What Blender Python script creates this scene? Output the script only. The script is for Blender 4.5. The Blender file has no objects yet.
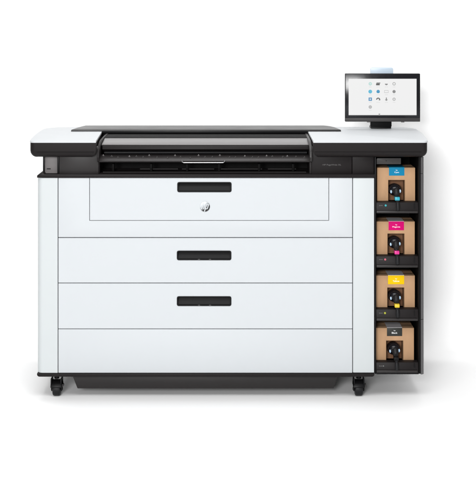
import bpy, bmesh, math
from mathutils import Vector, Matrix

S = 0.00505          # metres per photograph pixel on the printer's front plane
D = 6.5              # camera distance to that plane
CZ = 1.95            # camera height
PY0 = 13.4           # picture row of the eye level
def X(px, y=0.0): return (px - 238.0) * S * (D + y) / D
def Z(py, y=0.0): return CZ - (py - PY0) * S * (D + y) / D

scene = bpy.context.scene
col = scene.collection
WORLD = {}

# ------------------------------------------------------------------ materials
def pbr(name, c, rough=0.5, metal=0.0, spec=0.5, var=0.05, bump=0.0, scale=60.0, stretch=(1, 1, 1), coat=0.0):
    m = bpy.data.materials.new(name); m.use_nodes = True
    nt = m.node_tree; n = nt.nodes; l = nt.links
    b = n['Principled BSDF']
    b.inputs['Roughness'].default_value = rough
    b.inputs['Metallic'].default_value = metal
    b.inputs['Specular IOR Level'].default_value = spec
    b.inputs['Coat Weight'].default_value = coat
    tc = n.new('ShaderNodeTexCoord'); mp = n.new('ShaderNodeMapping')
    mp.inputs['Scale'].default_value = stretch
    l.new(tc.outputs['Object'], mp.inputs['Vector'])
    no = n.new('ShaderNodeTexNoise'); no.inputs['Scale'].default_value = scale
    no.inputs['Detail'].default_value = 6
    l.new(mp.outputs['Vector'], no.inputs['Vector'])
    mx = n.new('ShaderNodeMix'); mx.data_type = 'RGBA'
    mx.inputs['A'].default_value = tuple(v * (1 - var) for v in c) + (1,)
    mx.inputs['B'].default_value = tuple(min(1, v * (1 + var)) for v in c) + (1,)
    l.new(no.outputs['Fac'], mx.inputs['Factor'])
    l.new(mx.outputs['Result'], b.inputs['Base Color'])
    mr = n.new('ShaderNodeMapRange')
    mr.inputs['To Min'].default_value = max(0, rough - 0.06); mr.inputs['To Max'].default_value = min(1, rough + 0.06)
    l.new(no.outputs['Fac'], mr.inputs['Value']); l.new(mr.outputs['Result'], b.inputs['Roughness'])
    if bump:
        n2 = n.new('ShaderNodeTexNoise'); n2.inputs['Scale'].default_value = scale * 12
        n2.inputs['Detail'].default_value = 3
        l.new(mp.outputs['Vector'], n2.inputs['Vector'])
        bu = n.new('ShaderNodeBump'); bu.inputs['Strength'].default_value = bump; bu.inputs['Distance'].default_value = 0.0006
        l.new(n2.outputs['Fac'], bu.inputs['Height']); l.new(bu.outputs['Normal'], b.inputs['Normal'])
    return m

M = {}
M['backdrop'] = pbr('white_paper_sweep', (0.91, 0.91, 0.91), 0.95, spec=0.0, var=0.004, scale=2)
M['white'] = pbr('white_painted_steel', (0.452, 0.472, 0.488), 0.55, spec=0.2, var=0.008, bump=0.06, scale=8)
M['white_col'] = pbr('white_moulded_plastic', (0.447, 0.472, 0.480), 0.5, spec=0.25, var=0.008, bump=0.08, scale=8)
M['white_top'] = pbr('white_top_plastic', (0.45, 0.465, 0.478), 0.5, spec=0.3, var=0.008, bump=0.08, scale=8)
M['dark'] = pbr('charcoal_plastic', (0.0095, 0.0078, 0.0080), 0.5, spec=0.14, var=0.08, bump=0.15, scale=14)
M['dark2'] = pbr('graphite_plastic', (0.0145, 0.0125, 0.0125), 0.42, spec=0.3, var=0.08, bump=0.15, scale=14)
M['black'] = pbr('black_plastic', (0.004, 0.004, 0.0044), 0.42, spec=0.12, var=0.1, bump=0.1, scale=20)
M['void'] = pbr('black_sheet_metal', (0.004, 0.0038, 0.0038), 0.6, spec=0.1, var=0.1, scale=20)
M['grey'] = pbr('grey_plastic', (0.14, 0.13, 0.13), 0.5, spec=0.35, var=0.05, bump=0.1, scale=14)
M['lightgrey'] = pbr('light_grey_moulding', (0.115, 0.108, 0.108), 0.32, spec=0.55, var=0.02, bump=0.06, scale=10, stretch=(0.1, 1, 1))
M['lid'] = pbr('smoked_gloss_lid', (0.0075, 0.007, 0.007), 0.33, spec=0.2, var=0.05, scale=8)
M['steel'] = pbr('brushed_steel', (0.42, 0.42, 0.43), 0.32, metal=1.0, var=0.05, scale=30, stretch=(0.05, 1, 1))
M['frame'] = pbr('dark_anodised_side', (0.060, 0.058, 0.060), 0.34, metal=0.0, spec=0.5, var=0.05, scale=20, stretch=(1, 1, 0.05))
M['card'] = pbr('brown_cardboard', (0.372, 0.228, 0.130), 0.85, spec=0.08, var=0.13, bump=0.6, scale=38, stretch=(1, 1, 0.35))
M['midgrey'] = pbr('mid_grey_plastic', (0.032, 0.030, 0.030), 0.5, spec=0.25, var=0.05, bump=0.1, scale=14)
M['card_shade'] = pbr('shaded_cardboard', (0.20, 0.105, 0.060), 0.9, spec=0.05, var=0.25, bump=0.2, scale=25)  # darker brown that paints the shade inside the carton windows
M['rubber'] = pbr('black_rubber', (0.008, 0.008, 0.009), 0.5, spec=0.2, var=0.15, bump=0.2, scale=30)
M['gloss'] = pbr('gloss_black_connector', (0.005, 0.005, 0.007), 0.2, spec=0.3, var=0.1, scale=40)
M['pearl'] = pbr('pale_blue_button', (0.36, 0.50, 0.64), 0.2, spec=0.5, var=0.03, scale=30)
M['paper'] = pbr('label_top_sheen', (0.50, 0.48, 0.49), 0.6, spec=0.3, var=0.04, scale=30)  # grey stands in for the sheen on the labels' top side
M['ink_white'] = pbr('white_print', (0.85, 0.85, 0.85), 0.6, spec=0.2, var=0.01, scale=20)
M['ink_grey'] = pbr('grey_print', (0.10, 0.097, 0.097), 0.6, spec=0.2, var=0.02, scale=20)
M['cyan'] = pbr('cyan_label', (0.006, 0.165, 0.30), 0.6, spec=0.08, var=0.03, scale=20)
M['magenta'] = pbr('magenta_label', (0.47, 0.001, 0.115), 0.6, spec=0.08, var=0.03, scale=20)
M['yellow'] = pbr('yellow_label', (0.66, 0.42, 0.002), 0.6, spec=0.08, var=0.03, scale=20)
M['blacklab'] = pbr('black_label', (0.016, 0.017, 0.014), 0.5, spec=0.3, var=0.03, scale=20)
M['cyan_clip'] = pbr('cyan_clip', (0.015, 0.28, 0.36), 0.35, var=0.03)
M['magenta_clip'] = pbr('magenta_clip', (0.52, 0.010, 0.19), 0.35, var=0.03)
M['yellow_clip'] = pbr('yellow_clip', (0.62, 0.42, 0.012), 0.35, var=0.03)

def emit(name, c, strength, base=(0.02, 0.02, 0.02), rough=0.3):
    m = bpy.data.materials.new(name); m.use_nodes = True
    b = m.node_tree.nodes['Principled BSDF']
    b.inputs['Base Color'].default_value = base + (1,)
    b.inputs['Roughness'].default_value = rough
    b.inputs['Specular IOR Level'].default_value = 0.2
    b.inputs['Emission Color'].default_value = c + (1,)
    b.inputs['Emission Strength'].default_value = strength
    return m
M['screen'] = emit('lit_screen', (0.83, 0.83, 0.83), 1.0)
M['led_cyan'] = emit('cyan_lamp', (0.02, 0.50, 0.55), 0.9)
M['led_pink'] = emit('pink_lamp', (0.85, 0.16, 0.24), 0.8)
M['led_yellow'] = emit('yellow_lamp', (0.55, 0.58, 0.03), 0.8)
M['led_off'] = pbr('grey_lamp', (0.16, 0.17, 0.16), 0.3)
for nm, c in dict(teal=(.48, .70, .66), dark=(.10, .10, .10), mid=(.24, .24, .24), pale=(.45, .45, .45),
                  sky=(.10, .47, .66), blue=(.06, .30, .52), navy=(.10, .28, .50), caption=(.62, .62, .62)).items():
    M['scr_' + nm] = emit('screen_' + nm, c, 1.0)

# translucent pale blue plastic
m = pbr('frosted_blue_plastic', (0.47, 0.56, 0.65), 0.35, spec=0.4, var=0.02, scale=20)
m.node_tree.nodes['Principled BSDF'].inputs['Transmission Weight'].default_value = 0.15
M['frost'] = m

# emblem plate: colour fades from silver at upper left to black at lower right
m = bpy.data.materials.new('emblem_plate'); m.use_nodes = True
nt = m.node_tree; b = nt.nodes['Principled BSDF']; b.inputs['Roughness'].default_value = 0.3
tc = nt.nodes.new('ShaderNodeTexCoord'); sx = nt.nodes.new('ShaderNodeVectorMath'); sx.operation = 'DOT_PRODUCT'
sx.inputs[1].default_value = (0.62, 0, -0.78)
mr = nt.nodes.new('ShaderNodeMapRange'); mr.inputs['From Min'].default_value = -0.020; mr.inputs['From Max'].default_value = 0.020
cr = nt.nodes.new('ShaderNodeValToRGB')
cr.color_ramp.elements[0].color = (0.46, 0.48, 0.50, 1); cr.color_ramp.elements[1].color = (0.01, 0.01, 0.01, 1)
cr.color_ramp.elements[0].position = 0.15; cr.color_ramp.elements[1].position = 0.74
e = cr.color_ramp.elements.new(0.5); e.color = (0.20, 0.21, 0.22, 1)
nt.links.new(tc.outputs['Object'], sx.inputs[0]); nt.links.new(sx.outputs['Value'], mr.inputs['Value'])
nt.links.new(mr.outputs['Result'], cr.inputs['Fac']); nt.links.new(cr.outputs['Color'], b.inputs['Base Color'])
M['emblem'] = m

# ------------------------------------------------------------------ mesh helpers
def box(bm, x0, x1, y0, y1, z0, z1, bev=0.0, seg=2):
    if x0 > x1: x0, x1 = x1, x0
    if z0 > z1: z0, z1 = z1, z0
    vs = [bm.verts.new((x, y, z)) for x in (x0, x1) for y in (y0, y1) for z in (z0, z1)]
    fs = []
    for q in ((0, 1, 3, 2), (4, 6, 7, 5), (0, 4, 5, 1), (2, 3, 7, 6), (0, 2, 6, 4), (1, 5, 7, 3)):
        fs.append(bm.faces.new([vs[i] for i in q]))
    if bev:
        es = list({e for f in fs for e in f.edges})
        bmesh.ops.bevel(bm, geom=es, offset=bev, segments=seg, affect='EDGES', profile=0.5)
def pbox(bm, px0, py0, px1, py1, y0, y1, bev=0.0, seg=2):
    box(bm, X(px0, y0), X(px1, y0), y0, y1, Z(py1, y0), Z(py0, y0), bev, seg)
def prism(bm, pts, axis, a, b, bev=0.0, seg=2, pick=None):
    """pts: polygon in the two other axes; axis 'x': (y,z), 'y': (x,z), 'z': (x,y)"""
    def v(p, t):
        if axis == 'x': return (t, p[0], p[1])
        if axis == 'y': return (p[0], t, p[1])
        return (p[0], p[1], t)
    A = [bm.verts.new(v(p, a)) for p in pts]; B = [bm.verts.new(v(p, b)) for p in pts]
    n = len(pts); fs = [bm.faces.new(A), bm.faces.new(B[::-1])]
    for i in range(n):
        j = (i + 1) % n
        fs.append(bm.faces.new((A[j], A[i], B[i], B[j])))
    bmesh.ops.recalc_face_normals(bm, faces=fs)
    if bev:
        es = [e for e in {e for f in fs for e in f.edges} if e.calc_face_angle(0) > 0.5]
        if pick: es = [e for e in es if pick(e)]
        bmesh.ops.bevel(bm, geom=es, offset=bev, segments=seg, affect='EDGES', profile=0.5)
def ring(bm, c, r, n=16, axis='y', rx=1.0, rz=1.0):
    pass
def rrect(x0, z0, x1, z1, r, n=5, corners=(1, 1, 1, 1)):
    """corners bl br tr tl"""
    out = []
    for k, (cx, cz, a0) in enumerate(((x0, z0, 180), (x1, z0, 270), (x1, z1, 0), (x0, z1, 90))):
        if not corners[k] or r <= 0: out.append((cx, cz)); continue
        ox = cx + (r if cx == x0 else -r); oz = cz + (r if cz == z0 else -r)
        for i in range(n + 1):
            a = math.radians(a0 + 90 * i / n); out.append((ox + r * math.cos(a), oz + r * math.sin(a)))
    return out
def ellipsoid(bm, c, r, u=20, v=12):
    g = bmesh.ops.create_uvsphere(bm, u_segments=u, v_segments=v, radius=1.0)
    for q in g['verts']: q.co = Vector((c[0] + q.co.x * r[0], c[1] + q.co.y * r[1], c[2] + q.co.z * r[2]))
def cyl(bm, c, r, h, axis='x', n=28, bev=0.0):
    pts = [(r * math.cos(2 * math.pi * i / n), r * math.sin(2 * math.pi * i / n)) for i in range(n)]
    if axis == 'x': pts = [(c[1] + p, c[2] + q) for p, q in pts]; t = c[0]
    elif axis == 'y': pts = [(c[0] + p, c[2] + q) for p, q in pts]; t = c[1]
    else: pts = [(c[0] + p, c[1] + q) for p, q in pts]; t = c[2]
    prism(bm, pts, axis, t - h / 2, t + h / 2, bev)
def tube(bm, path, radii, n=14):
    path = [Vector(p) for p in path]; rings = []
    for i, p in enumerate(path):
        t = (path[min(i + 1, len(path) - 1)] - path[max(i - 1, 0)]).normalized()
        a = t.orthogonal().normalized() if abs(t.x) > 0.9 else t.cross(Vector((1, 0, 0))).normalized()
        b = t.cross(a).normalized(); r = radii[i] if isinstance(radii, (list, tuple)) else radii
        rings.append([bm.verts.new(p + (a * math.cos(2 * math.pi * k / n) + b * math.sin(2 * math.pi * k / n)) * r) for k in range(n)])
    fs = []
    for A, B in zip(rings, rings[1:]):
        for k in range(n):
            fs.append(bm.faces.new((A[k], A[(k + 1) % n], B[(k + 1) % n], B[k])))
    fs.append(bm.faces.new(rings[0][::-1])); fs.append(bm.faces.new(rings[-1]))
    bmesh.ops.recalc_face_normals(bm, faces=fs)
def text_bm(bm, s, cx, y, cz, width, height, mat_index=0, shear=0.0, thick=0.0004):
    cu = bpy.data.curves.new('lettering_curve', 'FONT'); cu.body = s; cu.extrude = 0.0
    cu.shear = shear; cu.resolution_u = 3
    o = bpy.data.objects.new('lettering_curve', cu); col.objects.link(o)
    bpy.context.view_layer.update()
    me = bpy.data.meshes.new_from_object(o.evaluated_get(bpy.context.evaluated_depsgraph_get()))
    bpy.data.objects.remove(o); bpy.data.curves.remove(cu)
    xs = [v.co.x for v in me.vertices]; ys = [v.co.y for v in me.vertices]
    kx = width / (max(xs) - min(xs)); kz = height / (max(ys) - min(ys)); mx = (max(xs) + min(xs)) / 2; my = (max(ys) + min(ys)) / 2
    vs = [bm.verts.new((cx + (v.co.x - mx) * kx, y, cz + (v.co.y - my) * kz)) for v in me.vertices]
    for p in me.polygons:
        try:
            f = bm.faces.new([vs[i] for i in p.vertices]); f.material_index = mat_index
            f.normal_update()
            if f.normal.y > 0: f.normal_flip()
        except ValueError: pass
    bpy.data.meshes.remove(me)

def obj(name, bm, mats, parent=None, smooth=True, label=None, origin=None):
    if not isinstance(mats, (list, tuple)): mats = [mats]
    cs = [v.co for v in bm.verts]
    lo = Vector([min(c[i] for c in cs) for i in range(3)]); hi = Vector([max(c[i] for c in cs) for i in range(3)])
    c = Vector(origin) if origin else (lo + hi) / 2
    bmesh.ops.translate(bm, verts=bm.verts, vec=-c)
    me = bpy.data.meshes.new(name); bm.to_mesh(me); bm.free()
    for mt in mats: me.materials.append(mt)
    if smooth:
        me.polygons.foreach_set('use_smooth', [True] * len(me.polygons))
        me.set_sharp_from_angle(angle=math.radians(35))
    o = bpy.data.objects.new(name, me); col.objects.link(o)
    WORLD[o.name] = c
    if parent: o.parent = parent; o.location = c - WORLD[parent.name]
    else: o.location = c
    if label: o['label'] = label
    return o
def thing(name, label, cat, loc, group=None):
    o = bpy.data.objects.new(name, None); col.objects.link(o); o.location = loc; WORLD[o.name] = Vector(loc)
    o.empty_display_size = 0.1
    o['label'] = label; o['category'] = cat
    if group: o['group'] = group
    return o
def new(): return bmesh.new()

# ------------------------------------------------------------------ setting: white paper sweep
bm = new()
WY, R, HW, FR, TOP = 1.20, 0.28, 4.2, -4.5, 3.4
vs = [bm.verts.new(p) for p in ((-HW, FR, 0), (HW, FR, 0), (HW, WY - R, 0), (-HW, WY - R, 0))]
bm.faces.new(vs)
o = obj('floor', bm, M['backdrop'], smooth=False); o['kind'] = 'structure'
bm = new()
prof = [(WY - R + R * math.sin(math.radians(a)), R - R * math.cos(math.radians(a))) for a in range(0, 91, 5)] + [(WY, TOP)]
rows = [(bm.verts.new((-HW, y, z)), bm.verts.new((HW, y, z))) for y, z in prof]
for (a, b), (c, d) in zip(rows, rows[1:]): bm.faces.new((a, b, d, c))
o = obj('backdrop', bm, M['backdrop']); o['kind'] = 'structure'

# ------------------------------------------------------------------ the printer
P = thing('large_format_printer', 'large white and charcoal wide format printer with three drawers, standing on casters',
          'printer', (X(212), 0.38, 0))
YB = 0.76                                                       # rear of the cabinet
ZB, ZT = Z(373), Z(176)

# dark carcass behind the drawer fronts
bm = new(); box(bm, X(39.5), X(372.5), 0.03, YB, Z(374.5), Z(175)); obj('carcass', bm, M['void'], P, False)

# white corner columns
bm = new()
x0, x1 = X(37), X(57.6)
pl = [(x0, 0.06)] + [(x0 + 0.028 - 0.028 * math.cos(math.radians(a)), 0.032 - 0.032 * math.sin(math.radians(a))) for a in range(0, 91, 10)] + [(x1, 0), (x1, 0.028), (x0 + .006, 0.06)]
pl = [(x0, YB)] + pl[1:-1] + [(x0 + .008, 0.028), (x0 + .008, YB)]
prism(bm, pl, 'z', Z(372.8), Z(178))
obj('corner_column', bm, M['white_col'], P)
bm = new()
box(bm, X(353), X(374.2), 0.0, 0.028, Z(372.8), Z(178), 0.003, 3)
obj('corner_column', bm, M['white_col'], P)

# upper front panel frame round the top drawer (an open-topped U)
g = 0.0026
xa, xb = X(58.3), X(352.3)
da, db = X(89.8), X(328.6)
bm = new()
U = [(xa, Z(178)), (xa, Z(237.2)), (xb, Z(237.2)), (xb, Z(178)), (db + g, Z(178)), (db + g, Z(220.8)), (da - g, Z(220.8)), (da - g, Z(178))]
prism(bm, U, 'y', 0.0, 0.028, 0.0012, 2)
obj('front_panel', bm, M['white'], P)

def drawer(px0, py0, px1, py1, handle=None, emblem=False):
    bm = new(); yf = 0.0
    x0, x1, z0, z1 = X(px0), X(px1), Z(py1), Z(py0)
    if handle:
        hx0, hy0, hx1, hy1 = handle
        a, b, c, d = X(hx0), X(hx1), Z(hy1), Z(hy0)
        hole = rrect(a, c, b, d, 0.009, 4, (1, 1, 0, 0))
        # face with a hole: four strips round a bounding box plus corner fill is hidden behind the grip rim
        xs = [x0, a, b, x1]; zs = [z0, c, d, z1]
        for i in range(3):
            for j in range(3):
                if i == 1 and j == 1: continue
                q = [(xs[i], zs[j]), (xs[i + 1], zs[j]), (xs[i + 1], zs[j + 1]), (xs[i], zs[j + 1])]
                bm.faces.new([bm.verts.new((p[0], yf, p[1])) for p in q])
        bmesh.ops.remove_doubles(bm, verts=bm.verts, dist=1e-5)
        fs = list(bm.faces)
        r = bmesh.ops.extrude_face_region(bm, geom=fs)
        bmesh.ops.translate(bm, verts=[e for e in r['geom'] if isinstance(e, bmesh.types.BMVert)], vec=(0, 0.026, 0))
        bmesh.ops.recalc_face_normals(bm, faces=bm.faces)
        out = [e for e in bm.edges if all(abs(v.co.y) < 1e-6 for v in e.verts) and
               (all(abs(v.co.x - x0) < 1e-6 for v in e.verts) or all(abs(v.co.x - x1) < 1e-6 for v in e.verts) or
                all(abs(v.co.z - z0) < 1e-6 for v in e.verts) or all(abs(v.co.z - z1) < 1e-6 for v in e.verts))]
        bmesh.ops.bevel(bm, geom=out, offset=0.0015, segments=2, affect='EDGES')
    else:
        box(bm, x0, x1, yf, 0.026, z0, z1, 0.0012)
    dr = obj('drawer' if handle else 'lower_panel', bm, M['white'], P)
    if handle:
        bm = new(); t = 0.006
        # recessed grip: rim, sloping scoop and finger bar
        A = rrect(a - .002, c - .002, b + .002, d + .002, 0.010, 5, (1, 1, 1, 1))
        B = rrect(a + .004, c + .005, b - .004, d - .003, 0.006, 5, (1, 1, 1, 1))
        va = [bm.verts.new((p[0], -0.0022, p[1])) for p in A]; vb = [bm.verts.new((p[0], -0.0022, p[1])) for p in B]
        vA = [bm.verts.new((p[0], 0.001, p[1])) for p in A]
        vc = [bm.verts.new((p[0], 0.006 + 0.018 * (p[1] - c) / (d - c), p[1])) for p in B]
        n = len(A)
        for i in range(n):
            j = (i + 1) % n
            bm.faces.new((va[i], va[j], vb[j], vb[i])); bm.faces.new((vb[i], vb[j], vc[j], vc[i])); bm.faces.new((vA[i], vA[j], va[j], va[i]))
        bm.faces.new(vc)
        bmesh.ops.recalc_face_normals(bm, faces=bm.faces)
        obj('handle', bm, M['black'], dr)
        if not emblem:
            for q in (199, 210):
                bm = new(); pbox(bm, q - 1.0, hy1 - 0.7, q + 1.0, hy1 - 0.2, -0.0032, -0.001); obj('grip_mark', bm, M['ink_grey'], dr)
    return dr

dtop = drawer(89.8, 178, 328.6, 220.3, (177.6, 182.4, 231.2, 191.8), True)
drawer(58.3, 238.0, 352.3, 282.7, (177.2, 251.0, 231.0, 259.8))
drawer(58.3, 283.4, 352.3, 328.6, (177.2, 296.6, 231.0, 305.6))
drawer(58.3, 329.3, 352.3, 372.8)

# round emblem with the two slanted letters cut through to the rim
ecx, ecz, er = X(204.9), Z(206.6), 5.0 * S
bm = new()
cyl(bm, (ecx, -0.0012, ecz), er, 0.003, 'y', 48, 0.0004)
for f in bm.faces: f.material_index = 0
def stroke(pts):
    vs = [bm.verts.new((ecx + p[0] * er, -0.0032, ecz + p[1] * er)) for p in pts]
    f = bm.faces.new(vs); f.material_index = 1; f.normal_update()
    if f.normal.y > 0: f.normal_flip()
sl = 0.30
def bar(x, z0, z1, w): stroke([(x + sl * z0, z0), (x + w + sl * z0, z0), (x + w + sl * z1, z1), (x + sl * z1, z1)])
bar(-0.62, -0.50, 0.93, 0.20); bar(-0.20, -0.50, 0.30, 0.20)                    # h
stroke([(-0.42 + sl * .3, .30), (-0.20 + .20 + sl * .3, .30), (-0.02 + sl * .46, .44), (-0.06 + sl * .5, .50), (-0.42 + sl * .5, .50)])
bar(0.10, -0.96, 0.50, 0.20); bar(0.52, -0.34, 0.34, 0.20)                      # p
stroke([(0.30 + sl * .34, .34), (.72 + sl * .34, .34), (.66 + sl * .5, .50), (0.30 + sl * .5, .50)])
stroke([(0.30 - sl * .5, -.50), (.62 - sl * .5, -.50), (.72 - sl * .34, -.34), (0.30 - sl * .34, -.34)])
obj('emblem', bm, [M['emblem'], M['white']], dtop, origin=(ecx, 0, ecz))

# dark trim under and above the white front
bm = new()
pts = rrect(X(37), Z(376.6), X(374.4), Z(373.2), 0.012, 4, (1, 1, 0, 0))
prism(bm, pts, 'y', -0.004, YB, 0.002, 2)
obj('bottom_trim', bm, M['dark'], P)
bm = new()
pts = [(X(37), Z(177.6)), (X(374.6), Z(177.6)), (X(374.6), Z(174.2)), (X(44.5), Z(174.2)), (X(42.8), Z(171.8)), (X(41.6), Z(172.6)), (X(37.2), Z(175.2))]
prism(bm, pts, 'y', -0.006, YB, 0.0018, 2)
obj('ledge_trim', bm, M['dark'], P)

# plinth
bm = new()
y0 = 0.05
prism(bm, [(X(72.5, y0), Z(376.2, y0)), (X(77.4, y0), Z(388.6, y0)), (X(333.6, y0), Z(388.6, y0)), (X(338, y0), Z(376.2, y0))], 'y', y0, 0.62, 0.003, 2)
obj('plinth', bm, M['dark2'], P)

# casters
def caster(px, y):
    xc = X(px, 0.06); r = 0.035
    zt = Z(376.5)
    bm = new()
    cyl(bm, (xc, y + .005, zt - .014), 0.013, 0.026, 'z', 20, 0.001)
    # fork: crown with cheeks that taper towards the axle
    for s in (-1, 1):
        prism(bm, [(y - .024, zt - .022), (y + .040, zt - .022), (y + .046, zt - .045), (y + .026, r - .010), (y - .002, r - .010), (y - .026, zt - .050)],
              'x', xc + s * .0225, xc + s * .0275, 0.0012)
    arc = [(y + .010 + .039 * math.cos(math.radians(t)), r + .005 + .043 * math.sin(math.radians(t))) for t in range(15, 166, 15)]
    inn = [(y + .010 + .036 * math.cos(math.radians(t)), r + .003 + .0375 * math.sin(math.radians(t))) for t in range(165, 14, -15)]
    prism(bm, arc + inn, 'x', xc - .0285, xc + .0285, 0.002)
    cyl(bm, (xc, y + .010, r), 0.007, 0.060, 'x', 14, 0.001)
    c = obj('caster', bm, M['black'], P)
    bm = new(); box(bm, xc - .026, xc + .026, y - .028, y + .040, zt - .006, zt - .0003, 0.0012); obj('mounting_plate', bm, M['grey'], c)
    bm = new(); cyl(bm, (xc, y + .010, r), r, .040, 'x', 40, 0.008); obj('wheel', bm, M['rubber'], c)
    bm = new(); box(bm, xc + .0275, xc + .037, y - .010, y + .014, .052, .062, 0.002); obj('brake_lever', bm, M['midgrey'], c)
for px in (56.6, 358.8): caster(px, 0.06)
for px in (52, 362): caster(px, 0.60)

# neck below the hood: left set-back post, dark front panels
bm = new(); y0 = 0.045
pbox(bm, 44.0, 156, 57.3, 173.9, y0, 0.30, 0.002); obj('neck_post', bm, M['grey'], P)
bm = new(); y0 = 0.043
pbox(bm, 46.8, 168.4, 50.5, 169.2, y0 - .002, y0 + .004)
obj('latch_mark', bm, M['black'], P)
bm = new(); y0 = 0.035
pbox(bm, 42.8, 156, 44.6, 173.9, y0, 0.30, 0.001); obj('neck_edge', bm, M['black'], P)
bm = new(); pbox(bm, 57.2, 156, 59.0, 173.9, y0 - .015, 0.30, 0.001); obj('neck_edge', bm, M['black'], P)
bm = new(); y0 = 0.02
pbox(bm, 59.2, 147, 98.4, 174.1, y0, 0.08, 0.002); obj('neck_panel', bm, M['dark2'], P)
bm = new()
pbox(bm, 311.8, 147, 351.8, 174.1, y0, 0.08, 0.0015)
obj('neck_panel', bm, M['dark'], P)
bm = new()
pbox(bm, 352.4, 150, 374.0, 174.1, y0, 0.08, 0.0015)
obj('neck_panel', bm, M['dark'], P)
bm = new(); text_bm(bm, 'HP PageWide XL', X(332, y0), y0 - .0006, Z(165, y0), 18.5 * S, 1.9 * S)
obj('name_lettering', bm, M['ink_grey'], P, False)

# ------------------------------------------------------------------ hood
HF, HB = -0.03, 0.76                                            # front and rear of the hood
HX0, HX1 = X(29.0, HF), X(428.4, HF)
ZH = Z(141.2, HF); ZH0 = Z(157.6, HF)
NX0, NX1 = X(95.8, HF), X(313.4, HF)
NY = 0.50
NX0b, NX1b = X(102, NY), X(308, NY)
def flare(y): return 0.030 * math.sin(math.pi / 2 * max(0, min(1, (y - HF) / 0.6)))
def side(s, xe, ins=0.0):
    """outer side of the hood from the front corner to the rear one (s = -1 left, 1 right)"""
    out = []; r = 0.026
    for i in range(7):
        a = math.radians(90 * i / 6)
        out.append((xe - s * (ins + r - r * math.sin(a)), HF + ins + r - r * math.cos(a)))
    for y in (.06, .12, .2, .3, .4, .5, .6): out.append((xe + s * (flare(y) - ins), y))
    rr = 0.13; ye = HB - ins
    for i in range(1, 11):
        a = math.radians(90 * i / 10)
        out.append((xe + s * (flare(.67) - ins - rr + rr * math.cos(a)), ye - rr + rr * math.sin(a)))
    return out
def plan():
    right = side(1, HX1); left = side(-1, HX0)
    return [(NX1b, NY), (NX1, HF)] + right + left[::-1] + [(NX0, HF), (NX0b, NY)]
bm = new()
prism(bm, plan(), 'z', ZH - 0.008, ZH + 0.002, 0.003, 3, pick=lambda e: max(v.co.z for v in e.verts) > ZH + 0.0015 and min(v.co.z for v in e.verts) > ZH + 0.0015)
obj('hood_top', bm, M['white_top'], P)
for sd in (0, 1):
    bm = new()
    xe, xi, xib = (HX0, NX0, NX0b) if sd == 0 else (HX1, NX1, NX1b)
    s = 1 if sd == 0 else -1
    pts = side(-s, xe, .002) + [(xib, HB - .002), (xib, NY), (xi, HF + .002)]
    zlow = ZH0
    prism(bm, pts, 'z', zlow, ZH - 0.0078, 0.034, 5, pick=lambda e: all(abs(v.co.z - zlow) < 1e-5 for v in e.verts) and
          all((v.co.x - xi) * -s > 0.001 or abs(v.co.y - HF) < .003 for v in e.verts) and not all(v.co.y > HB - .01 for v in e.verts))
    obj('hood_end', bm, M['dark'], P)
# thin joint line along the dark band
for q0, q1, qy in ((36.5, 94, 152.0), (315, 421.5, 151.8)):
    bm = new(); pbox(bm, q0, qy, q1, qy + .35, HF + .0012, HF + .004); obj('band_joint', bm, M['void'], P)

# rear spine and smoked lid
bm = new(); box(bm, NX0b - .001, NX1b + .001, NY + .004, HB - .006, ZH - .075, ZH - .0085); obj('rear_spine', bm, M['void'], P, False)
bm = new()
fy, ry = 0.475, 0.745
fl, fr, rl, rr = X(71.0, fy), X(341.0, fy), X(80, ry), X(334, ry)
pts = [(fl, fy), (fr, fy)]
pts += [(fr - .004, fy + .04), (fr - .012, fy + .10), (fr - .024, fy + .17), (fr - .040, fy + .22), (fr - .056, fy + .25), (fr - .075, ry), (fl + .045, ry), (fl + .034, fy + .23), (fl + .018, fy + .15), (fl + .006, fy + .05)]
prism(bm, pts, 'z', ZH + .0024, ZH + .0120, 0.004, 3, pick=lambda e: all(v.co.z > ZH + .0115 for v in e.verts))
lid = obj('scanner_lid', bm, M['lid'], P)
bm = new()
box(bm, NX0b + .004, NX1b - .004, fy - .004, fy + .012, ZH - .006, ZH + .006, 0.001); obj('lid_lip', bm, M['black'], lid)

# ------------------------------------------------------------------ paper path in the notch
xl, xr = X(102.2, .25), X(308.5, .25)
zb = ZH - .010
bm = new()
prism(bm, [(NY + .003, zb), (NY + .003, zb - .012), (.262, zb - .012), (.262, zb - .004), (.268, zb)], 'x', xl + .004, xr - .004)
obj('bed_panel', bm, M['void'], P)
bm = new()
y1, z1 = .252, Z(138.2, .252); y2, z2 = .10, Z(144.4, .10)
prism(bm, [(y1, z1), (y2 + .01, z2 + .002), (y2, z2 - .002), (y2 + .01, z2 - .010), (y1, z1 - .014)], 'x', X(103.6, .2), X(308.0, .2), 0.0015, 2)
obj('platen_bar', bm, M['lightgrey'], P)
bm = new()
prism(bm, [(.106, Z(145.0, .106)), (.092, Z(146.2, .092)), (.088, Z(149.2, .088)), (.098, Z(150.4, .098)), (.2, Z(150.4, .2)), (.2, Z(145.6, .2))], 'x', X(102.5, .1), X(308.6, .1), 0.001)
obj('roller_cover', bm, M['dark'], P)
bm = new()
tube(bm, [(X(104, .12), .135, Z(152.6, .135)), (X(307, .12), .135, Z(152.6, .135))], 0.009, 16)
obj('feed_roller', bm, M['rubber'], P)
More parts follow.
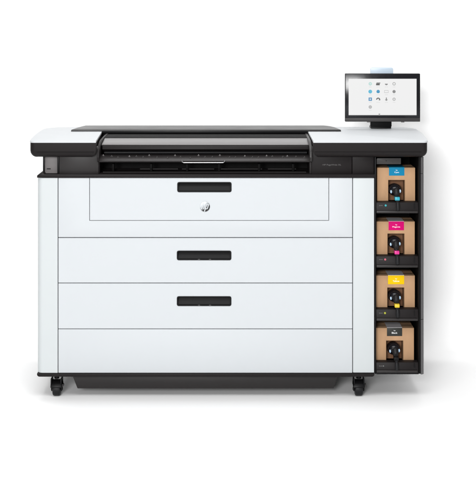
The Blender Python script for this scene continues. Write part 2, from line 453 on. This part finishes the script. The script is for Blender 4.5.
# sloping guide with a row of star wheels
bm = new()
gy1, gz1, gy2, gz2 = .10, Z(154.4, .10), .012, Z(160.6, .012)
prism(bm, [(gy1, gz1), (gy2 + .006, gz2 + .002), (gy2, gz2 - .003), (gy2 + .004, gz2 - .009), (gy1, gz2 - .009)], 'x', X(97.5, .02), X(311.6, .02), 0.0012)
guide = obj('output_guide', bm, M['dark2'], P)
wheel_proto = None
import random
random.seed(4)
k = 0
for i in range(27):
    px = 104.5 + i * 7.7
    t = 0.30 + 0.25 * ((i * 7) % 3) / 2
    y = gy1 + (gy2 - gy1) * t; z = gz1 + (gz2 - gz1) * t
    bm = new()
    px += random.uniform(-2.2, 2.2); t += random.uniform(-.12, .12)
    y = gy1 + (gy2 - gy1) * t; z = gz1 + (gz2 - gz1) * t
    x = X(px, y)
    cyl(bm, (x, y, z + .002), 0.0055, 0.004, 'x', 12, .0005)
    box(bm, x - .006, x + .006, y - .004, y + .012, z - .003, z + .0025, .0008)
    for f in bm.faces: f.material_index = 0
    cyl(bm, (x, y - .0038, z + .003), 0.0022, 0.003, 'y', 8)
    for f in bm.faces:
        if f.calc_center_median().y < y - .0035 and abs(f.calc_center_median().z - z - .003) < .003: f.material_index = 1
    obj('star_wheel', bm, [M['dark2'], M['midgrey'] if i % 3 else M['grey']], guide)
bm = new()
yy = .006
tube(bm, [(X(181.8, yy), yy + .006, Z(160.4, yy)), (X(182.2, yy), yy, Z(162.0, yy)), (X(183.4, yy), yy - .002, Z(162.6, yy)), (X(223.2, yy), yy - .002, Z(162.6, yy)), (X(224.4, yy), yy, Z(162.0, yy)), (X(224.8, yy), yy + .006, Z(160.4, yy))], 0.0017, 10)
obj('wire_stop', bm, M['steel'], guide)
# cavity
bm = new(); box(bm, X(96, .05), X(313, .05), .26, .30, Z(175, .26), Z(146, .26)); obj('cavity_back', bm, M['void'], P, False)
bm = new(); box(bm, X(97.5, .05), X(312, .05), .02, .258, Z(174.4, .05), Z(173.4, .05)); obj('cavity_floor', bm, M['black'], P, False)
bm = new()
tube(bm, [(X(103, .08), .08, Z(172.4, .08)), (X(306, .08), .08, Z(172.4, .08))], 0.0035, 12); obj('exit_bar', bm, M['midgrey'], P)
for a, b in ((140, 178), (182, 214), (219, 262), (268, 296)):
    bm = new(); box(bm, X(a, .12), X(b, .12), .12, .13, Z(169.3, .12), Z(168.7, .12)); obj('exit_strip', bm, M['midgrey'], P)
for q in (112, 150, 186, 218, 258, 292):
    bm = new(); box(bm, X(q, .1), X(q + 2.2, .1), .10, .14, Z(171.2, .1), Z(163.8, .1), .001); obj('exit_rib', bm, M['void'], P)
# curved cheeks at both ends of the notch
def cheek(x0, x1, m):
    bm = new()
    prof = [(NY - .004, ZH - .007), (.30, ZH - .007), (.12, ZH - .012), (.04, ZH - .028), (.005, ZH - .055), (-.003, ZH - .085), (.006, Z(161.8)), (.03, Z(163)), (.03, Z(174.2)), (.25, Z(174.2)), (.25, ZH - .06), (NY - .004, ZH - .06)]
    prism(bm, prof, 'x', x0, x1, 0.0015)
    obj('cheek', bm, m, P)
cheek(X(96.9), X(98.9), M['dark']); cheek(X(309.8), X(312.4), M['dark2'])

# ------------------------------------------------------------------ supply bay on the right
BX0, BX1 = X(374.9), X(424.2)
bm = new(); box(bm, BX0, X(423.4), .36, .40, Z(374.2), Z(150)); obj('bay_back', bm, M['void'], P, False)
bm = new(); box(bm, BX0, X(376.2), .004, .359, Z(374.2), Z(157.2), 0.001); obj('bay_post', bm, M['black'], P)
bm = new()
box(bm, X(419.0), X(420.6), .008, .359, Z(374.2), Z(157.2), 0.001); obj('bay_inner_wall', bm, M['void'], P)
for a, b in ((157.4, 173.4), (173.9, 319.2), (319.7, 374.4)):
    bm = new()
    x0, x1 = X(420.7), BX1
    w = x1 - x0
    pl = [(x0, .010)] + [(x1 - .016 + .016 * math.sin(math.radians(t)), .016 - .016 * math.cos(math.radians(t))) for t in range(0, 91, 10)] + [(x1, YB), (x1 - .006, YB), (x0, .05)]
    prism(bm, pl, 'z', Z(b), Z(a))
    obj('side_panel', bm, M['frame'], P)
bm = new(); pbox(bm, 376.4, 372.2, 418.8, 374.3, .004, .359, .001); obj('bay_sill', bm, M['black'], P)
bm = new()
prism(bm, rrect(X(376.6, .03), Z(164.2, .03), X(401, .03), Z(158.2, .03), .008, 5, (0, 0, 0, 1)), 'y', .03, .06, .001)
pb = obj('bay_header', bm, M['midgrey'], P)
bm = new(); cyl(bm, (X(386.2, .03), .0295, Z(160.8, .03)), .0022, .003, 'y', 10); obj('sensor', bm, M['black'], pb)

trays = [(201.6, 213.0, 'led_cyan', (386.0, 205.8)), (255.4, 267.2, 'led_pink', (385.5, 259.9)),
         (308.6, 320.4, 'led_yellow', (385.3, 313.6)), (361.6, 372.2, 'led_off', (383.8, 366.6))]
for i, (a, b, led, (lx, ly)) in enumerate(trays):
    bm = new()
    y0 = .016
    # shelf, tilted front and lip
    zt, zl, zb_ = Z(a, y0), Z(b - 2.8, y0), Z(b, y0)
    prism(bm, [(.050, zt), (.016, zt - .004), (.010, zl + .002), (.010, zb_), (.34, zb_), (.34, zb_ + .012), (.060, zb_ + .012)], 'x', X(376.5), X(418.7), 0.0015)
    tr = obj('supply_tray', bm, M['dark'], P)
    bm = new()
    prism(bm, [(.0095, zl), (.002, zl - .002), (.002, zb_ + .001), (.0095, zb_ + .0005)], 'x', X(376.7), X(417.8), 0.001); obj('tray_lip', bm, M['dark2'], tr)
    bm = new(); cyl(bm, (X(lx), .0115, Z(ly)), .0050 if led != 'led_off' else .0028, .006, 'y', 16, .001); obj('indicator_light', bm, M[led], tr)
    for q in range(4):
        bm = new(); box(bm, X(379.4 + q * .95), X(379.9 + q * .95), .0095, .0125, Z(ly + .5), Z(ly - .5)); obj('tray_marking', bm, M['ink_grey'], tr)
    bm = new(); box(bm, X(414.6), X(415.2), .0085, .012, Z(b - 4), Z(a + 2)); obj('tray_latch', bm, M['black'], tr)

# ------------------------------------------------------------------ ink cartons
inks = [
 ('Cyan', 'cyan', 'cyan_clip', (377.2, 167.8, 415.2, 201.4), (389.0, 404.4, 175.6), (388.3, 405.0, 180.0), (395.0, 190.4), 'cyan', 166.0,
  'brown cardboard ink carton with a cyan blue label, topmost in the side bay'),
 ('Magenta', 'magenta', 'magenta_clip', (376.6, 221.6, 414.8, 255.2), (388.6, 404.0, 230.2), (387.6, 404.6, 233.6), (394.6, 243.0), 'paper', 219.0,
  'brown cardboard ink carton with a magenta pink label, second from top in the bay'),
 ('Yellow', 'yellow', 'yellow_clip', (376.2, 275.6, 414.9, 308.4), (388.0, 404.2, 284.2), (387.4, 404.4, 287.6), (394.8, 296.8), 'paper', 271.0,
  'brown cardboard ink carton with a yellow label, third from top in the bay'),
 ('Black', 'blacklab', 'black', (375.9, 328.0, 414.0, 361.4), (387.0, 402.2, 336.0), (386.2, 403.4, 340.6), (394.0, 349.6), 'paper', 323.2,
  'brown cardboard ink carton with a black label, lowest in the side bay'),
]
for word, lab, clip, (bx0, by0, bx1, by1), (l0, l1, lb), (w0, w1, wt), (cx, cy), tabm, tt, text in inks:
    yf = 0.055
    x0, x1, z0, z1 = X(bx0, yf), X(bx1, yf), Z(by1 + 0.6, yf), Z(by0, yf)
    T = thing('ink_carton', text, 'ink carton', ((x0 + x1) / 2, yf + .1, z0), 'ink cartons in the side bay')
    bm = new()
    a, b, c = X(w0, yf), X(w1, yf), Z(wt, yf)
    prism(bm, [(x0, z0), (a, z0), (a, c), (b, c), (b, z0), (x1, z0), (x1, z1), (x0, z1)], 'y', yf, yf + .075, .0012)
    box(bm, x0 + .0008, x1 - .0008, yf + .0745, yf + .17, z0 + .0004, z1 - .0006, .001)
    bx = obj('box', bm, M['card'], T)
    bm = new(); box(bm, a + .001, b - .001, yf + .066, yf + .0742, z0 + .001, c - .001); obj('recess_shade', bm, M['card_shade'], bx)  # dark sheet painting the shade at the back of the window recess
    # scored crease beside the left edge and slot edges
    bm = new(); box(bm, x0 + .012, x0 + .0126, yf - .0003, yf + .001, z0 + .004, z1 - .004); obj('crease', bm, M['card'], T)
    bm = new(); box(bm, X(l0, yf), X(l1, yf), yf - .0012, yf + .0008, Z(lb, yf), z1 + .0012, .0003)
    L = obj('label', bm, M[lab], T)
    bm = new()
    text_bm(bm, word, X((l0 + l1) / 2, yf), yf - .0016, Z(lb - 3.2, yf), (1.05 * len(word) + .4) * S, 1.7 * S)
    text_bm(bm, 'hp', X((l0 + l1) / 2, yf), yf - .0016, Z(lb - 5.4, yf), 1.7 * S, 1.3 * S)
    obj('lettering', bm, M['ink_white'], L, False)
    yb = yf + .115
    bm = new()
    prism(bm, [(X(l0, yf), yf - .0008), (X(l1, yf), yf - .0008), (X(l1, yf), yb - .012), (X(l1, yf) - .012, yb), (X(l0, yf), yb)], 'z', z1 + .0013, z1 + .0026); obj('top_flap', bm, M[tabm], T)
    # spout connector: domed cap, shoulder, tail that hooks over the tray
    bm = new()
    xc, zc = X(cx, yf), Z(cy, yf)
    ellipsoid(bm, (xc, yf + .012, zc + .003), (6.7 * S, .034, 6.2 * S), 32, 20)
    cyl(bm, (xc, yf + .04, zc), 6.0 * S, .040, 'y', 28, .003)
    cn = obj('connector', bm, M['gloss'], T)
    bm = new()
    xt = xc + .006
    zt = Z(by1 + 8.6, 0)
    tube(bm, [(xt - .003, yf + .004, zc + .008), (xt - .002, yf - .016, zc - .001), (xt, yf - .023, zc - .014), (xt, yf - .024, zc - .030), (xt + .001, .018, Z(by1 - 1, 0)), (xt + .001, -.004, Z(by1 + 2, 0)), (xt + .001, -.007, (Z(by1 + 2, 0) + zt) / 2), (xt + .001, -.006, zt)],
         [.018, .0175, .0155, .0115, .0090, .0092, .0098, .0082], 16)
    obj('hose', bm, M['rubber'], cn)
    for s, dz in ((-1, -.0045), (1, -.002)):
        bm = new()
        ellipsoid(bm, (xc + .002 + s * 4.5 * S, yf - .0125, zc + dz), (.0050, .0050, .0090), 14, 10)
        obj('release_button', bm, M['pearl'], cn)
    bm = new()
    box(bm, xt - .0120, xt + .0120, .000, .038, Z(by1 - 1.1, .01), Z(by1 - 4.4, .01), .002)
    obj('clip', bm, M[clip], cn)

# ------------------------------------------------------------------ control monitor on the hood
MY = 0.60
MT = thing('touch_monitor', 'black framed touch monitor with a lit white icon screen, on the white hood', 'monitor', (X(381, MY), MY + .06, ZH + .002))
bm = new()
prism(bm, rrect(X(345.2, MY), Z(121.7, MY), X(420.2, MY), Z(73.6, MY), .003, 3), 'y', MY, MY + .028, .0012)
case = obj('casing', bm, M['black'], MT)
bm = new(); box(bm, X(345.3, MY), X(420.1, MY), MY - .0025, MY + .004, Z(121.6, MY), Z(118.0, MY), .001); obj('chin', bm, M['midgrey'], MT)
bm = new(); pbox(bm, 345.6, 73.9, 419.8, 117.9, MY - .0012, MY + .002, .0006); obj('glass_bezel', bm, M['gloss'], MT)
sy = MY - .0018
bm = new(); box(bm, X(348.7, sy), X(416.6, sy), sy, sy + .0015, Z(115.2, sy), Z(78.8, sy))
scr = obj('screen', bm, M['screen'], MT, False)
iy = sy - .0006
def ic(draw, mat):
    bm = new(); draw(bm); obj('app_icon', bm, mat, scr, False)
def rect(bm, x0, y0, x1, y1): 
    vs = [bm.verts.new((X(px, iy), iy, Z(py, iy))) for px, py in ((x0, y1), (x1, y1), (x1, y0), (x0, y0))]; bm.faces.new(vs)
def disc(bm, cx, cy, r, rin=0.0, a0=0, a1=360, n=24):
    for i in range(n):
        t0 = math.radians(a0 + (a1 - a0) * i / n); t1 = math.radians(a0 + (a1 - a0) * (i + 1) / n)
        q = [(cx + rin * math.cos(t0), cy - rin * math.sin(t0)), (cx + r * math.cos(t0), cy - r * math.sin(t0)), (cx + r * math.cos(t1), cy - r * math.sin(t1)), (cx + rin * math.cos(t1), cy - rin * math.sin(t1))]
        if rin == 0: q = q[1:3] + [(cx, cy)]
        bm.faces.new([bm.verts.new((X(a, iy), iy, Z(b, iy))) for a, b in q])
CX = (370.3, 378.2, 386.4, 394.1); RY = (83.8, 91.6, 99.2, 107.0)
ic(lambda b: disc(b, CX[0], RY[0], 1.7, .5), M['scr_teal'])
ic(lambda b: (rect(b, CX[1] - 2.1, RY[0] - .3, CX[1] + 1.6, RY[0] + 1.5), rect(b, CX[1] - 1.7, RY[0] - 1.2, CX[1] + 2.2, RY[0] - .4)), M['scr_dark'])
ic(lambda b: (disc(b, CX[2], RY[0] - .1, 1.5, 0, 180, 360)), M['scr_mid'])
ic(lambda b: (disc(b, CX[3], RY[0], 1.7, .9)), M['scr_pale'])
ic(lambda b: (disc(b, CX[0], RY[1], 1.9)), M['scr_sky'])
ic(lambda b: (disc(b, CX[1], RY[1] - .1, 1.7), rect(b, CX[1] - 1.5, RY[1] + .2, CX[1] + 1.5, RY[1] + 1.2)), M['scr_blue'])
ic(lambda b: (rect(b, CX[2] - 2.1, RY[1] - 1.3, CX[2] + 2.1, RY[1] - .9), rect(b, CX[2] - 2.1, RY[1] + .9, CX[2] + 2.1, RY[1] + 1.3), rect(b, CX[2] - 2.1, RY[1] - .9, CX[2] - 1.8, RY[1] + .9), rect(b, CX[2] + 1.8, RY[1] - .9, CX[2] + 2.1, RY[1] + .9)), M['scr_pale'])
ic(lambda b: (disc(b, CX[3], RY[1], 1.6)), M['scr_mid'])
ic(lambda b: (rect(b, CX[0] - 1.7, RY[2] - 1.7, CX[0] - .5, RY[2] + 1.7), rect(b, CX[0] + .5, RY[2] - 1.7, CX[0] + 1.7, RY[2] + 1.7), rect(b, CX[0] - .5, RY[2] - 1.7, CX[0] + .5, RY[2] - .7), rect(b, CX[0] - .5, RY[2] + .7, CX[0] + .5, RY[2] + 1.7)), M['scr_navy'])
ic(lambda b: (disc(b, CX[1], RY[2] + .5, 2.1, 1.0, 0, 180), rect(b, CX[1] + .6, RY[2] + .5, CX[1] + 2.1, RY[2] + 1.1)), M['scr_dark'])
ic(lambda b: (rect(b, CX[2] - .5, RY[2] - 1.7, CX[2] + .5, RY[2] + 1.6), rect(b, CX[2] - 1.3, RY[2] + .3, CX[2] + 1.3, RY[2] + 1.0)), M['scr_mid'])
ic(lambda b: (disc(b, CX[3], RY[2], 1.6, .7), ), M['scr_pale'])
ic(lambda b: (disc(b, CX[0], RY[3], 1.7, .3)), M['scr_pale'])
for r in range(4):
    for c in range(4 if r < 3 else 1):
        w = 1.3 + .5 * ((r * 3 + c * 5) % 3) / 2
        bm = new(); rect(bm, CX[c] - w, RY[r] + 3.0, CX[c] - w * .15, RY[r] + 3.35); rect(bm, CX[c], RY[r] + 3.0, CX[c] + w, RY[r] + 3.35)
        obj('caption', bm, M['scr_caption'], scr, False)
bm = new(); rect(bm, 378.6, 113.8, 380.2, 114.6); obj('cursor', bm, M['scr_dark'], scr, False)
bm = new(); rect(bm, 348.9, 114.6, 378.4, 115.0); rect(bm, 380.4, 114.6, 416.4, 115.0); obj('task_bar', bm, M['scr_caption'], scr, False)
# stand
bm = new()
sx0, sx1 = X(370.5, .66), X(391.6, .66)
box(bm, sx0, sx1, .655, .685, ZH + .012, Z(100, .66), .003)
box(bm, sx0 + .002, sx1 - .002, .6555, .745, ZH + .0024, ZH + .013, .003)
obj('stand', bm, M['black'], MT)
bm = new(); box(bm, sx0 + .01, sx1 - .01, MY + .027, .657, Z(112, .66), Z(88, .66), .002); obj('mount', bm, M['black'], MT)
for q in (368.8, 403.0):
    bm = new(); box(bm, X(q - 1.6, MY), X(q + 1.6, MY), MY + .004, MY + .02, Z(122.5, MY), Z(121.6, MY), .001); obj('speaker_foot', bm, M['grey'], MT)
# pale camera tab behind the top edge
bm = new()
prism(bm, rrect(X(370.3, MY + .03), Z(82, MY + .03), X(393.3, MY + .03), Z(67.4, MY + .03), .012, 6, (0, 0, 1, 1)), 'y', MY + .0285, MY + .040, .002)
obj('rear_tab', bm, M['frost'], MT)

# ------------------------------------------------------------------ studio lamps
def area(name, loc, target, sx, sy, power, colr=(1, 1, 1)):
    li = bpy.data.lights.new(name, 'AREA'); li.shape = 'RECTANGLE'; li.size = sx; li.size_y = sy; li.energy = power; li.color = colr
    o = bpy.data.objects.new(name, li); col.objects.link(o); o.location = loc
    o.rotation_euler = (Vector(target) - Vector(loc)).to_track_quat('-Z', 'Y').to_euler()
    return o
area('key_softbox', (-1.45, -9.0, 3.0), (0.1, 0, 0.9), 2.0, 2.0, 640)
area('front_top_fill', (0.1, -3.2, 4.4), (0.1, -0.1, 0.2), 3.8, 1.8, 140)  # added fill lamp, out of view, brightens the floor in front
area('rear_top_softbox', (-0.2, 1.0, 4.8), (0, 0.2, 0.2), 3.8, 1.4, 95)
w = bpy.data.worlds.new('World'); scene.world = w; w.use_nodes = True
w.node_tree.nodes['Background'].inputs['Color'].default_value = (1, 1, 1, 1)
w.node_tree.nodes['Background'].inputs['Strength'].default_value = 0.42

# ------------------------------------------------------------------ camera
cam = bpy.data.cameras.new('camera'); co = bpy.data.objects.new('camera', cam); col.objects.link(co)
co.location = (0, -D, CZ); co.rotation_euler = (math.radians(90), 0, 0)
H = 490 * S
cam.sensor_fit = 'AUTO'; cam.sensor_width = 36; cam.lens = 36 * D / H
cam.shift_y = -(245 - PY0) / 490.0
cam.clip_end = 100; cam.clip_start = 0.1
scene.camera = co
vs_ = scene.view_settings
vs_.view_transform = 'Standard'; vs_.look = 'None'; vs_.exposure = 0; vs_.gamma = 1
